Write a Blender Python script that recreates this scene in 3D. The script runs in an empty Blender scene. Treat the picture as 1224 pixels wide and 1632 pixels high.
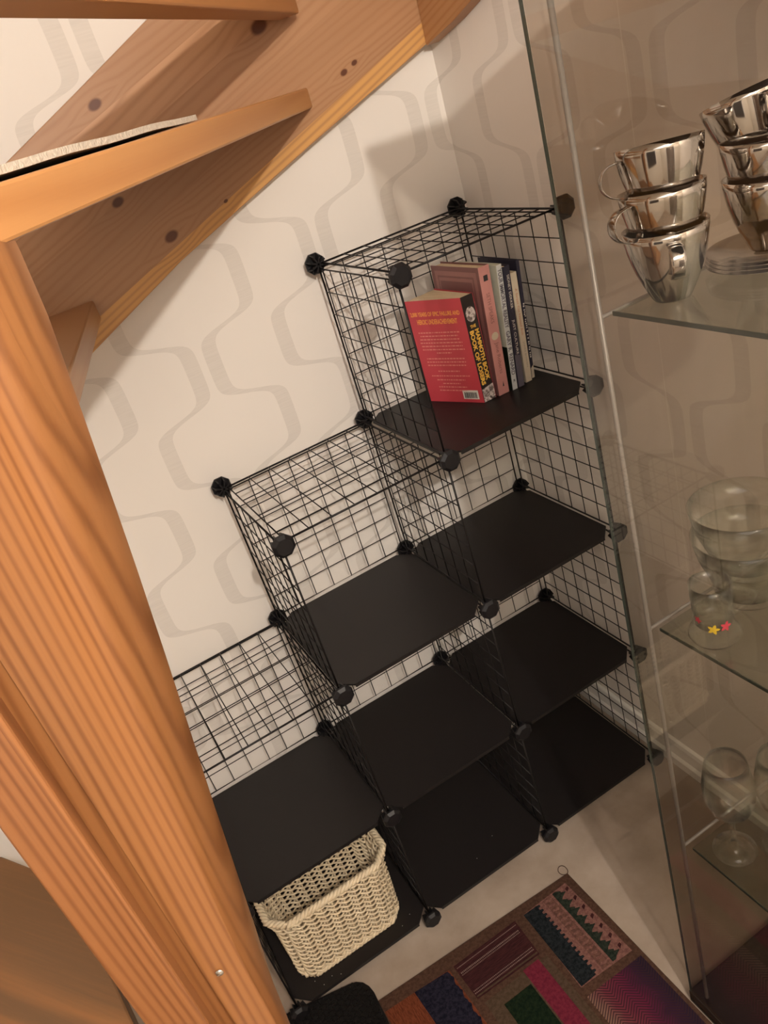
import bpy, math, random
from mathutils import Vector, Matrix
random.seed(7)
SC = bpy.context.scene
COL = SC.collection
# All lengths below are written in a survey unit; S turns them into metres (a shelf cube pitch is 0.31 m).
S = 0.838
PI = math.pi

# ------------------------------------------------------------------ camera, world, lights, exposure
R = ((0.844695, -0.46039606, -0.27299417), (-0.44035592, -0.30782675, -0.84340343), (0.30426471, 0.83263327, -0.46275785))
CAM = Vector((0.10050937, -1.67694212, 1.79872102))
cd = bpy.data.cameras.new('camera'); cam = bpy.data.objects.new('camera', cd); COL.objects.link(cam)
cd.sensor_fit = 'VERTICAL'; cd.sensor_height = 36.0; cd.lens = 1298.5 * 36.0 / 1632.0
cd.clip_start = 0.01; cd.clip_end = 50
cam.matrix_world = Matrix(((R[0][0], -R[1][0], -R[2][0], CAM.x * S), (R[0][1], -R[1][1], -R[2][1], CAM.y * S),
                           (R[0][2], -R[1][2], -R[2][2], CAM.z * S), (0, 0, 0, 1)))
cd.dof.use_dof = False
SC.camera = cam
SC.view_settings.view_transform = 'Standard'; SC.view_settings.look = 'None'
SC.view_settings.gamma = 1.0; SC.view_settings.use_curve_mapping = False
SC.view_settings.exposure = 0.0
SC.cycles.transparent_max_bounces = 48
w = bpy.data.worlds.new('world'); SC.world = w; w.use_nodes = True
w.node_tree.nodes['Background'].inputs[0].default_value = (1.0, 0.85, 0.7, 1)
w.node_tree.nodes['Background'].inputs[1].default_value = 0.05

def light(name, kind, loc, energy, color, size=None, rot=(0, 0, 0), sizey=None):
    l = bpy.data.lights.new(name, kind); o = bpy.data.objects.new(name, l); COL.objects.link(o)
    o.location = Vector(loc) * S; o.rotation_euler = rot; l.energy = energy; l.color = color
    if kind == 'POINT': l.shadow_soft_size = size * S
    if kind == 'AREA':
        l.shape = 'RECTANGLE'; l.size = size * S; l.size_y = (sizey or size) * S
    return o
light('ceiling_lamp', 'POINT', (0.30, -2.5, 2.46), 86, (1.0, 0.925, 0.825), 0.02)
light('added_fill_light', 'AREA', (-0.25, -2.5, 2.55), 13, (0.93, 0.95, 1.0), 1.3, (0, 0, 0), 1.2)  # soft fill added overhead to lift the shade, not a known fitting

# ------------------------------------------------------------------ node helpers
class NT:
    def __init__(s, name):
        s.m = bpy.data.materials.new(name); s.m.use_nodes = True
        s.t = s.m.node_tree; s.n = s.t.nodes; s.l = s.t.links; s.b = s.n['Principled BSDF']; s._p = None
    def link(s, a, b): s.l.new(a, b)
    def setin(s, sock, v):
        if hasattr(v, 'is_output'): s.l.new(v, sock)
        else: sock.default_value = v
    def math(s, op, a, b=None, c=None, clamp=False):
        n = s.n.new('ShaderNodeMath'); n.operation = op; n.use_clamp = clamp
        s.setin(n.inputs[0], a)
        if b is not None: s.setin(n.inputs[1], b)
        if c is not None: s.setin(n.inputs[2], c)
        return n.outputs[0]
    def pos(s):
        if s._p is None:
            g = s.n.new('ShaderNodeNewGeometry'); v = s.n.new('ShaderNodeVectorMath'); v.operation = 'SCALE'
            s.l.new(g.outputs['Position'], v.inputs[0]); v.inputs['Scale'].default_value = 1 / S; s._p = v.outputs[0]
        return s._p
    def dot(s, vec, const):
        n = s.n.new('ShaderNodeVectorMath'); n.operation = 'DOT_PRODUCT'; s.l.new(vec, n.inputs[0]); n.inputs[1].default_value = const
        return n.outputs['Value']
    def comb(s, x, y, z):
        n = s.n.new('ShaderNodeCombineXYZ')
        for i, v in enumerate((x, y, z)): s.setin(n.inputs[i], v)
        return n.outputs[0]
    def noise(s, vec, scale, detail=2.0, rough=0.5, dist=0.0):
        n = s.n.new('ShaderNodeTexNoise'); s.setin(n.inputs['Vector'], vec); n.inputs['Scale'].default_value = scale
        n.inputs['Detail'].default_value = detail; n.inputs['Roughness'].default_value = rough; n.inputs['Distortion'].default_value = dist
        return n.outputs['Fac']
    def mix(s, f, a, b, mode='MIX'):
        n = s.n.new('ShaderNodeMix'); n.data_type = 'RGBA'; n.blend_type = mode; n.clamp_factor = True
        s.setin(n.inputs[0], f)
        for i, v in ((6, a), (7, b)):
            if not hasattr(v, 'is_output'): v = tuple(v) + (1,) if len(v) == 3 else v
            s.setin(n.inputs[i], v)
        return n.outputs[2]
    def ramp(s, f, stops):
        n = s.n.new('ShaderNodeValToRGB'); s.setin(n.inputs[0], f); e = n.color_ramp.elements
        while len(e) < len(stops): e.new(0.5)
        for k, (p, c) in enumerate(stops): e[k].position = p; e[k].color = tuple(c) + (1,)
        return n.outputs[0]
    def smooth(s, v, a, b):
        n = s.n.new('ShaderNodeMapRange'); n.interpolation_type = 'SMOOTHSTEP'; s.setin(n.inputs[0], v)
        n.inputs[1].default_value = a; n.inputs[2].default_value = b
        return n.outputs[0]
    def bump(s, h, strength=0.3, dist=0.001):
        n = s.n.new('ShaderNodeBump'); n.inputs['Strength'].default_value = strength; n.inputs['Distance'].default_value = dist
        s.setin(n.inputs['Height'], h); s.l.new(n.outputs[0], s.b.inputs['Normal'])
    def out(s, col=None, rough=0.5, metal=0.0, spec=None):
        if col is not None:
            if not hasattr(col, 'is_output'): col = tuple(col) + (1,)
            s.setin(s.b.inputs['Base Color'], col)
        s.setin(s.b.inputs['Roughness'], rough); s.b.inputs['Metallic'].default_value = metal
        if spec is not None: s.b.inputs['Specular IOR Level'].default_value = spec
        return s.m

def plain(name, col, rough=0.5, metal=0.0, spec=None, var=0.06, vscale=40):
    t = NT(name); n = t.noise(t.pos(), vscale, 3)
    c = t.mix(n, [x * (1 - var) for x in col], [min(1, x * (1 + var)) for x in col])
    return t.out(c, rough, metal, spec)

def wallpaper():
    t = NT('retro_wave_wallpaper'); p = t.pos()
    sx = t.n.new('ShaderNodeSeparateXYZ'); t.link(p, sx.inputs[0]); X, Y, Z = sx.outputs
    # one unrolled coordinate round the corner: x on the back wall, on past 1.155 along the right wall
    g = t.n.new('ShaderNodeNewGeometry'); nx = t.n.new('ShaderNodeSeparateXYZ'); t.link(g.outputs['Normal'], nx.inputs[0])
    isr = t.math('GREATER_THAN', t.math('ABSOLUTE', nx.outputs[0]), 0.7)
    sr = t.math('SUBTRACT', 1.155 + 0.03, Y)
    s = t.math('ADD', t.math('MULTIPLY', X, t.math('SUBTRACT', 1.0, isr)), t.math('MULTIPLY', sr, isr))
    C0, DX = 0.192, 0.1653
    k = t.math('FLOOR', t.math('ADD', t.math('DIVIDE', t.math('SUBTRACT', s, C0), DX), 0.5))
    res = None
    for off in (-1, 0, 1):
        kk = t.math('ADD', k, off)
        pair = t.math('FLOOR', t.math('DIVIDE', t.math('ADD', kk, 4000.0), 2.0))
        par = t.math('MODULO', pair, 2.0)          # columns 0,1 in phase, 2,3 opposite
        sg = t.math('SUBTRACT', 1.0, t.math('MULTIPLY', par, 2.0))
        ph = t.math('MULTIPLY', t.math('SUBTRACT', Z, 1.352), 2 * PI / 0.317)
        wv = t.math('MULTIPLY', t.math('TANH', t.math('MULTIPLY', t.math('COSINE', ph), 3.4)), 0.0585 / 0.998)
        xc = t.math('ADD', t.math('MULTIPLY', kk, DX), C0)
        d = t.math('ABSOLUTE', t.math('SUBTRACT', t.math('SUBTRACT', s, xc), t.math('MULTIPLY', wv, sg)))
        m = t.math('SUBTRACT', 1.0, t.smooth(d, 0.0158, 0.0170))
        res = m if res is None else t.math('MAXIMUM', res, m)
    hat = t.noise(t.comb(t.math('MULTIPLY', s, 12), 0.0, t.math('MULTIPLY', Z, 260)), 1.0, 2)
    fac = t.math('MULTIPLY', res, t.math('ADD', 0.22, t.math('MULTIPLY', hat, 0.55)))
    base = t.mix(t.noise(p, 3.0, 2), (0.76, 0.71, 0.66), (0.80, 0.75, 0.70))
    col = t.mix(fac, base, (0.575, 0.53, 0.485))
    seam = t.math('LESS_THAN', t.math('ABSOLUTE', t.math('SUBTRACT', t.math('MODULO', t.math('ADD', s, 6.3 - 1.714), 0.63), 0.001)), 0.001)
    seam = t.math('MULTIPLY', seam, t.math('GREATER_THAN', s, 1.3))
    col = t.mix(t.math('MULTIPLY', seam, 0.7), col, (0.92, 0.88, 0.83))
    t.bump(t.noise(t.comb(t.math('MULTIPLY', s, 200), 0.0, t.math('MULTIPLY', Z, 400)), 1.0, 2), 0.08, 0.0004)
    return t.out(col, 0.55, 0, 0.3)

def wood(name, axis, across, tone=(0.56, 0.27, 0.10), dark=(0.36, 0.145, 0.045), board=0.085, knots=(), freq=1.0, rough=0.38, offset=0.0, amp=1.0, lam=0.25, edge=None):
    """pine: grain runs along axis, annual lines stack along across, boards glued every `board`"""
    t = NT(name); p = t.pos()
    a = Vector(axis).normalized(); c = Vector(across).normalized(); nrm = a.cross(c)
    u = t.dot(p, a); v = t.dot(p, c); n_ = t.dot(p, nrm)
    kn = None; bend = None
    for (ku, kv, kr) in knots:
        du = t.math('SUBTRACT', u, ku); dv = t.math('SUBTRACT', v, kv)
        r = t.math('SQRT', t.math('ADD', t.math('MULTIPLY', t.math('MULTIPLY', du, du), 0.4), t.math('MULTIPLY', dv, dv)))
        m = t.math('SUBTRACT', 1.0, t.smooth(r, kr * 0.55, kr))
        kn = m if kn is None else t.math('MAXIMUM', kn, m)
        far = t.math('SUBTRACT', 1.0, t.smooth(r, kr, kr * 4.5))
        b = t.math('MULTIPLY', far, t.math('MULTIPLY', t.math('SIGN', dv), kr * 1.2))
        bend = b if bend is None else t.math('ADD', bend, b)
    vb = t.math('ADD', t.math('DIVIDE', v, board), offset)
    bi = t.math('FLOOR', vb)
    wn = t.n.new('ShaderNodeTexWhiteNoise'); wn.noise_dimensions = '1D'; t.link(bi, wn.inputs['W']); rnd = wn.outputs['Value']
    vv = v if bend is None else t.math('SUBTRACT', v, bend)
    lo = t.noise(t.comb(t.math('MULTIPLY', u, 0.5), t.math('MULTIPLY', vv, 6), t.math('ADD', t.math('MULTIPLY', n_, 5), t.math('MULTIPLY', rnd, 40))), 1.0, 2, 0.45)
    ph = t.math('ADD', t.math('MULTIPLY', vv, 620 * freq), t.math('MULTIPLY', lo, 60 * amp))
    ph = t.math('ADD', ph, t.math('MULTIPLY', rnd, 9))
    ring = t.math('ADD', t.math('MULTIPLY', t.math('SINE', ph), 0.5), 0.5)
    ring = t.math('POWER', ring, 2.2)
    fine = t.noise(t.comb(t.math('MULTIPLY', u, 6), t.math('MULTIPLY', vv, 420), t.math('MULTIPLY', n_, 200)), 1.0, 3, 0.6)
    str_ = t.noise(t.comb(t.math('MULTIPLY', u, 0.8), t.math('MULTIPLY', vv, 14), rnd), 1.0, 2)
    f = t.math('ADD', t.math('MULTIPLY', ring, t.math('MULTIPLY_ADD', str_, 0.9, 0.05)), t.math('MULTIPLY', t.math('SUBTRACT', fine, 0.5), 0.35), clamp=True)
    tint = t.mix(rnd, [x * (1 - lam * 0.6) for x in tone], [min(1, tone[0] * (1 + lam * .5)), min(1, tone[1] * (1 + lam * .75)), min(1, tone[2] * (1 + lam))])
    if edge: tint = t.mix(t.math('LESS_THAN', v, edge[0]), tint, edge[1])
    col = t.mix(f, tint, dark)
    if kn is not None: col = t.mix(kn, col, (0.11, 0.035, 0.015))
    t.bump(f, 0.08, 0.0005)
    return t.out(col, rough, 0, 0.45)

def glass(name, tint=(0.86, 0.87, 0.83), refl=1.0, rim=0.0, rimcol=(0.8, 0.8, 0.75)):
    t = NT(name); n = t.n; n.remove(t.b)
    o = n['Material Output']; tr = n.new('ShaderNodeBsdfTransparent'); gl = n.new('ShaderNodeBsdfGlossy'); gl.inputs['Roughness'].default_value = 0.02
    tr.inputs[0].default_value = tint + (1,)
    fr = n.new('ShaderNodeFresnel'); 
    mx = n.new('ShaderNodeMixShader')
    geo = n.new('ShaderNodeNewGeometry')
    f = t.math('MULTIPLY', fr.outputs[0], refl, clamp=True)
    t.link(t.math('SUBTRACT', 1.5, t.math('MULTIPLY', geo.outputs['Backfacing'], 1.5 - 1 / 1.5)), fr.inputs[0])
    t.link(f, mx.inputs[0]); t.link(tr.outputs[0], mx.inputs[1]); t.link(gl.outputs[0], mx.inputs[2])
    last = mx.outputs[0]
    if rim > 0:
        lw = n.new('ShaderNodeLayerWeight'); lw.inputs[0].default_value = 0.35
        g2 = n.new('ShaderNodeBsdfGlossy'); g2.inputs['Roughness'].default_value = 0.25; g2.inputs[0].default_value = rimcol + (1,)
        m2 = n.new('ShaderNodeMixShader'); t.link(t.math('MULTIPLY', t.math('POWER', lw.outputs['Facing'], 2.5), rim, clamp=True), m2.inputs[0])
        t.link(last, m2.inputs[1]); t.link(g2.outputs[0], m2.inputs[2]); last = m2.outputs[0]
    t.link(last, o.inputs['Surface']); return t.m

# ------------------------------------------------------------------ mesh helpers
class MB:
    def __init__(s): s.v = []; s.f = []; s.mi = []; s.sm = []
    def add(s, vs, fs, mi=0, smooth=False):
        k = len(s.v); s.v += [tuple(x) for x in vs]; s.f += [tuple(i + k for i in f) for f in fs]
        s.mi += [mi] * len(fs); s.sm += [smooth] * len(fs); return s
    def box(s, a, b, mi=0):
        x0, y0, z0 = a; x1, y1, z1 = b
        return s.hexa([(x0, y0, z0), (x1, y0, z0), (x1, y1, z0), (x0, y1, z0), (x0, y0, z1), (x1, y0, z1), (x1, y1, z1), (x0, y1, z1)], mi)
    def hexa(s, v, mi=0):
        return s.add(v, [(0, 3, 2, 1), (4, 5, 6, 7), (0, 1, 5, 4), (1, 2, 6, 5), (2, 3, 7, 6), (3, 0, 4, 7)], mi)
    def prism(s, pts, f0, f1, mi=0):
        """pts 2D; f0, f1 map a 2D point to the two caps"""
        n = len(pts); v = [f0(p) for p in pts] + [f1(p) for p in pts]
        fs = [tuple(range(n - 1, -1, -1)), tuple(range(n, 2 * n))] + [(i, (i + 1) % n, (i + 1) % n + n, i + n) for i in range(n)]
        return s.add(v, fs, mi)
    def tube(s, path, r, seg=6, closed=False, mi=0, smooth=True, sy=1.0, up=None):
        P = [Vector(p) for p in path]; n = len(P); rings = []; prev = None
        for i in range(n):
            if closed: d = P[(i + 1) % n] - P[i - 1]
            else: d = P[min(i + 1, n - 1)] - P[max(i - 1, 0)]
            d.normalize()
            ref = Vector(up) if up is not None else (prev if prev is not None else (Vector((0, 0, 1)) if abs(d.z) < 0.9 else Vector((1, 0, 0))))
            a = (ref - d * ref.dot(d))
            if a.length < 1e-6: a = d.orthogonal()
            a.normalize(); b = d.cross(a); prev = a
            rr = r[i] if isinstance(r, (list, tuple)) else r
            rings.append([P[i] + (a * math.cos(2 * PI * k / seg + PI / seg) + b * math.sin(2 * PI * k / seg + PI / seg) * sy) * rr for k in range(seg)])
        v = [x for rg in rings for x in rg]; fs = []
        m = n if closed else n - 1
        for i in range(m):
            j = (i + 1) % n
            for k in range(seg): fs.append((i * seg + k, i * seg + (k + 1) % seg, j * seg + (k + 1) % seg, j * seg + k))
        if not closed: fs += [tuple(range(seg - 1, -1, -1)), tuple(range((n - 1) * seg, n * seg))]
        return s.add(v, fs, mi, smooth)
    def lathe(s, prof, c, seg=40, mi=0, ax=(0, 0, 1), close=False):
        """prof: (radius, height) list about axis ax through c"""
        ax = Vector(ax).normalized(); a = ax.orthogonal().normalized(); b = ax.cross(a); c = Vector(c); v = []; fs = []
        n = len(prof)
        for (r, h) in prof:
            for k in range(seg):
                t = 2 * PI * k / seg; v.append(c + ax * h + (a * math.cos(t) + b * math.sin(t)) * r)
        for i in range(n - 1 if not close else n):
            j = (i + 1) % n
            for k in range(seg): fs.append((i * seg + k, i * seg + (k + 1) % seg, j * seg + (k + 1) % seg, j * seg + k))
        return s.add(v, fs, mi, True)
    def build(s, name, mats, parent=None, bevel=0.0, smooth_angle=False):
        me = bpy.data.meshes.new(name)
        org = parent_origin(parent)
        me.from_pydata([tuple(Vector(x) * S - org) for x in s.v], [], s.f)
        if not isinstance(mats, (list, tuple)): mats = [mats]
        for m in mats: me.materials.append(m)
        for p, mi, sm in zip(me.polygons, s.mi, s.sm): p.material_index = mi; p.use_smooth = sm
        me.update()
        import bmesh
        bm = bmesh.new(); bm.from_mesh(me); bmesh.ops.recalc_face_normals(bm, faces=bm.faces); bm.to_mesh(me); bm.free()
        o = bpy.data.objects.new(name, me); COL.objects.link(o)
        if parent is not None: o.parent = parent
        if bevel > 0:
            b = o.modifiers.new('bevel', 'BEVEL'); b.width = bevel * S; b.segments = 2; b.limit_method = 'ANGLE'; b.angle_limit = 0.6
        return o

def parent_origin(p):
    v = Vector((0, 0, 0))
    while p is not None: v = v + p.location; p = p.parent
    return v
def tag(o, label=None, cat=None, group=None, kind=None):
    if label: o['label'] = label
    if cat: o['category'] = cat
    if group: o['group'] = group
    if kind: o['kind'] = kind
    return o
def thing(name, label, cat, loc, group=None):
    o = bpy.data.objects.new(name, None); COL.objects.link(o); o.location = Vector(loc) * S; o.empty_display_size = 0.05
    return tag(o, label, cat, group)
def text(name, s, org, xd, yd, width, height, mat, parent, lift=0.0, bold=0.0, shear=0.0):
    """flat lettering: fitted into width x height, org = lower-left corner, xd reading direction, yd up"""
    cu = bpy.data.curves.new('t', 'FONT'); cu.body = s; cu.size = 1; cu.shear = shear; cu.offset = bold
    cu.resolution_u = 3
    ob = bpy.data.objects.new('t', cu); COL.objects.link(ob)
    dg = bpy.context.evaluated_depsgraph_get(); me = bpy.data.meshes.new_from_object(ob.evaluated_get(dg))
    bpy.data.objects.remove(ob); bpy.data.curves.remove(cu)
    xs = [v.co.x for v in me.vertices]; ys = [v.co.y for v in me.vertices]
    x0, x1, y0, y1 = min(xs), max(xs), min(ys), max(ys); xd = Vector(xd); yd = Vector(yd); nn = xd.cross(yd).normalized()
    oo = parent_origin(parent)
    for v in me.vertices:
        q = Vector(org) + xd * ((v.co.x - x0) / (x1 - x0) * width) + yd * ((v.co.y - y0) / (y1 - y0) * height) + nn * lift
        v.co = q * S - oo
    me.materials.clear(); me.materials.append(mat); me.name = name
    o = bpy.data.objects.new(name, me); COL.objects.link(o); o.parent = parent
    return o

# ------------------------------------------------------------------ the room shell
FZ = -0.0235                      # floor level
XR, YB = 1.155, 0.035             # right wall, back wall
XL, YF, ZC = -1.5, -3.6, 2.62
M_wall = wallpaper()
def floor_mat():
    t = NT('mottled_beige_vinyl'); p = t.pos()
    a = t.noise(p, 7, 5, 0.6); b = t.noise(p, 60, 3, 0.6)
    col = t.ramp(a, [(0.3, (0.25, 0.19, 0.15)), (0.52, (0.33, 0.262, 0.212)), (0.72, (0.40, 0.325, 0.268))])
    col = t.mix(t.math('MULTIPLY', b, 0.25), col, (0.36, 0.28, 0.20))
    return t.out(col, 0.5, 0, 0.35)
M_floor = floor_mat()
M_addslab = plain('added_slab_dark_brown', (0.05, 0.028, 0.018), 0.4)
M_addpane = plain('added_pane_dark_gloss', (0.01, 0.012, 0.018), 0.05)
M_white = plain('white_trim_paint', (0.78, 0.76, 0.73), 0.35)
M_plaster = plain('warm_white_paint', (0.74, 0.68, 0.6), 0.8)
def wallbox(name, a, b, m): return tag(MB().box(a, b).build(name, m), kind='structure')
wallbox('floor', (XL, YF, FZ - 0.05), (XR, YB, FZ), M_floor)
wallbox('wall_back', (XL - 0.08, YB, FZ - 0.05), (XR + 0.08, YB + 0.08, ZC), M_wall)
wallbox('wall_right', (XR, YF, FZ - 0.05), (XR + 0.08, YB, ZC), M_wall)
wallbox('wall_left', (XL - 0.08, YF, FZ - 0.05), (XL, YB, ZC), M_plaster)
wallbox('wall_front', (XL - 0.08, YF - 0.08, FZ - 0.05), (XR + 0.08, YF, ZC), M_plaster)
wallbox('ceiling', (XL - 0.08, YF - 0.08, ZC), (XR + 0.08, YB + 0.08, ZC + 0.05), M_plaster)
wallbox('added_dark_slab_1', (-0.55, YF, FZ), (0.45, YF + 0.03, 2.1), M_addslab)  # unseen dark slab added for the steel cups to reflect
wallbox('added_dark_pane_1', (XL, -2.6, 0.95), (XL + 0.02, -1.5, 2.15), M_addpane)  # unseen dark glossy pane, also added for the cup reflections
for nm, a_, b_ in (('added_trim_1', (-0.63, YF, FZ), (-0.55, YF + 0.04, 2.18)), ('added_trim_2', (0.45, YF, FZ), (0.53, YF + 0.04, 2.18)), ('added_trim_3', (XL, -2.68, 0.87), (XL + 0.03, -2.6, 2.23)), ('added_trim_4', (XL, -1.5, 0.87), (XL + 0.03, -1.42, 2.23))): wallbox(nm, a_, b_, M_white)  # white frames of the added, unseen slab and pane
# moulded skirting: profile (distance off the wall, height)
prof = [(0.0, FZ), (0.013, FZ), (0.014, 0.004), (0.007, 0.012), (0.007, 0.050), (0.012, 0.055), (0.009, 0.066), (0.0, 0.068)]
tag(MB().prism(prof, lambda p: (XR - p[0], YF, p[1]), lambda p: (XR - p[0], YB, p[1])).build('baseboard_right', M_white), kind='structure')
tag(MB().prism(prof, lambda p: (XL, YB - p[0] * 0.8, p[1]), lambda p: (XR, YB - p[0] * 0.8, p[1])).build('baseboard_back', M_white), kind='structure')

# ------------------------------------------------------------------ the cube rack
P = 0.37
M_wire = plain('black_coated_wire', (0.010, 0.008, 0.008), 0.45, 0.0, 0.25)
M_sheet = plain('black_plastic_sheet', (0.011, 0.009, 0.009), 0.42, 0.0, 0.35, 0.1, 90)
M_conn = plain('black_plastic_connector', (0.008, 0.007, 0.008), 0.45, 0.0, 0.3)
rack = thing('cube_rack', 'black wire cube shelving rack stepped like stairs beneath the wooden staircase', 'shelving rack', (0.555, -0.185, FZ))
def wire_panel(o, ex, ey, off):
    """o: corner node, ex/ey: unit directions, off: direction the second wire layer sits"""
    o = Vector(o); ex = Vector(ex); ey = Vector(ey); off = Vector(off); mb = MB(); g = 0.010; L = P - 2 * g
    q = lambda a, b: o + ex * (g + a) + ey * (g + b)
    mb.tube([q(0, 0), q(L, 0), q(L, L), q(0, L)], 0.0023, 6, True)
    for k in range(1, 7):
        a = L * k / 7
        mb.tube([q(a, 0) + off * 0.0014, q(a, L) + off * 0.0014], 0.00125, 5)
        mb.tube([q(0, a) - off * 0.0014, q(L, a) - off * 0.0014], 0.00125, 5)
    return mb.build('wire_panel', M_wire, rack)
H = [2, 3, 4]                     # height of each column in cubes
for i in range(3):
    for k in range(H[i]):
        wire_panel((i * P, 0, k * P), (1, 0, 0), (0, 0, 1), (0, -1, 0))
    wire_panel((i * P, 0, H[i] * P), (1, 0, 0), (0, -1, 0), (0, 0, 1))
for i in range(4):
    hh = H[0] if i == 0 else (H[i - 1] if i == 3 else max(H[i - 1], H[i]))
    for k in range(hh): wire_panel((i * P, 0, k * P), (0, -1, 0), (0, 0, 1), (1, 0, 0))
for (i, k) in [(0, 0), (1, 0), (2, 0), (0, 1), (1, 1), (2, 1), (1, 2), (2, 2), (2, 3)]:
    g = 0.0012; c = 0.033; x0 = i * P + g; x1 = (i + 1) * P - g; y0 = -P + 0.004; y1 = -0.006; z = k * P
    pts = [(x0 + c, y0), (x1 - c, y0), (x1, y0 + c), (x1, y1 - c), (x1 - c, y1), (x0 + c, y1), (x0, y1 - c), (x0, y0 + c)]
    mb = MB().prism(pts, lambda p: (p[0], p[1], z - 0.001), lambda p: (p[0], p[1], z + 0.003))
    for ys in (y0 + 0.0015, y1 - 0.0015):   # folded edge lips
        mb.box((x0 + c, ys - 0.0015, z - 0.006), (x1 - c, ys + 0.0015, z - 0.001))
    mb.build('shelf_panel', M_sheet, rack)
def connector(x, y, z, s):
    """octagonal cap facing s (-1 towards the room, +1 towards the wall) with eight slotted fins behind it"""
    mb = MB(); r = 0.0235
    oc = lambda rr: [(rr * math.cos(PI / 8 + k * PI / 4), rr * math.sin(PI / 8 + k * PI / 4)) for k in range(8)]
    a, b, d = oc(r), oc(r), oc(r * 0.72)
    y0, y1, y2 = y + s * 0.004, y + s * 0.009, y + s * 0.0145
    v = [(x + p[0], y0, z + p[1]) for p in a] + [(x + p[0], y1, z + p[1]) for p in b] + [(x + p[0], y2, z + p[1]) for p in d]
    fs = [tuple(range(8)), tuple(range(16, 24))]
    for L in (0, 8):
        for k in range(8): fs.append((L + k, L + (k + 1) % 8, L + 8 + (k + 1) % 8, L + 8 + k))
    mb.add(v, fs)
    for k in range(8):             # fins in pairs leave the wire slots open between them
        t = k * PI / 4 + PI / 8; u = Vector((math.cos(t), 0, math.sin(t))); n = Vector((-math.sin(t), 0, math.cos(t))) * 0.0016
        c = Vector((x, 0, z)); q = []
        for yy, rr in ((y + s * 0.004, r * 0.98), (y - s * 0.014, r * 0.80)):
            for rad, sg in ((0.002, -1), (rr, -1), (rr, 1), (0.002, 1)): q.append(c + u * rad + n * sg + Vector((0, yy, 0)))
        mb.hexa(q)
    mb.lathe([(0.006, 0), (0.006, 0.018)], (x, y - s * 0.014, z), 8, ax=(0, s, 0))
    mb.build('connector', M_conn, rack)
for i in range(4):
    for k in range((3, 4, 5, 5)[i]):
        connector(i * P, -P, k * P, -1); connector(i * P, 0, k * P, 1)

# ------------------------------------------------------------------ staircase
f2 = Vector((0.34322612, 0.93925281, 0)); r2 = Vector((0.93925281, -0.34322612, 0))
def LD(l, d, z): q = CAM + r2 * l + f2 * d; return (q.x, q.y, z)
stair = thing('winder_staircase', 'open pine winder staircase with orange-brown lacquer rising over the black rack', 'staircase', (0.0, -1.15, FZ))
bdir = Vector((1.15 - 0.244, 0, 1.818 - 1.482)).normalized(); bup = Vector((-bdir.z, 0, bdir.x))
kn = []
for (x, z, r) in ((0.428, 1.880, 0.011), (0.47, 1.630, 0.012), (0.775, 1.925, 0.015), (0.922, 1.808, 0.007), (0.95, 1.819, 0.006), (0.399, 1.718, 0.010), (0.598, 1.657, 0.004)):
    kn.append((x * bdir.x + z * bdir.z, x * bup.x + z * bup.z, r))
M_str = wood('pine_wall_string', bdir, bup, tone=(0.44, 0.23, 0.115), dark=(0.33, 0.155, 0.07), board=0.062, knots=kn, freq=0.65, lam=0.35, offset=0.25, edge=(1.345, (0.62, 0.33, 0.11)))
bot = [(-1.45, 0.60), (-0.6, 1.055), (0.0, 1.362), (0.244, 1.482), (0.472, 1.582), (0.81, 1.703), (1.155, 1.822)]
top = [(1.155, 2.25), (0.75, 2.066), (0.567, 1.980), (0.407, 1.907), (0.23, 1.828), (0.0, 1.73), (-0.6, 1.44), (-1.45, 1.0)]
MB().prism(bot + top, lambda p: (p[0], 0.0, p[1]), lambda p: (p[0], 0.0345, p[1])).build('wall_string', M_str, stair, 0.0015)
rd = Vector((0, -1, 0.27)).normalized(); ru = Vector((0, 0.27, 1)).normalized()
M_str2 = wood('pine_right_string', rd, ru, tone=(0.42, 0.21, 0.09), board=0.07, freq=0.8)
rb = [(-0.001, 1.808), (-0.115, 1.834), (-0.192, 1.857), (-0.5, 1.95), (-1.5, 2.28), (-1.5, 2.58), (-0.5, 2.42), (-0.001, 2.25)]
MB().prism(rb, lambda p: (1.122, p[0], p[1]), lambda p: (1.1545, p[0], p[1])).build('wall_string', M_str2, stair, 0.0015)
def tread(pts, z0, z1, axis, tone=(0.46, 0.215, 0.075), **k):
    a = Vector(axis + (0,)).normalized(); m = wood('pine_tread', a, (a.y * 0.3, -a.x * 0.3, 1), tone=tone, board=0.11, freq=0.45, amp=0.6, lam=0.1, **k)
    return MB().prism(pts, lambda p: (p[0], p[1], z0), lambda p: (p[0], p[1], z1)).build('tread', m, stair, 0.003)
tread([(0.836, 0.002), (0.10, -1.085), (0.03, -1.06), (0.33, 0.002)], 1.766, 1.803, (0.69, 1.02))
tread([(0.283, 0.002), (0.154, -0.553), (0.065, -0.93), (-0.10, -0.86), (-0.28, 0.002)], 1.533, 1.571, (0.13, 0.55), tone=(0.40, 0.21, 0.095))
tread([(0.815, -0.001), (0.225, -0.79), (0.06, -1.01), (0.10, -1.04), (0.25, -0.85), (0.85, -0.03)], 1.925, 1.99, (0.59, 0.79), tone=(0.40, 0.18, 0.065))
tread([(-0.262, -0.481), (-0.17, -0.62), (-0.10, -1.10), (-0.25, -1.2), (-0.95, -0.75), (-0.75, -0.2)], 0.86, 0.90, (0.6, -0.8), tone=(0.13, 0.065, 0.028))  # shadow on this lower tread is put into its much darker tone
tread([(-0.30, -0.75), (-0.15, -1.15), (-0.35, -1.5), (-1.2, -1.4), (-1.1, -0.8)], 0.64, 0.68, (0.9, -0.4), tone=(0.30, 0.145, 0.055))
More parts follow.
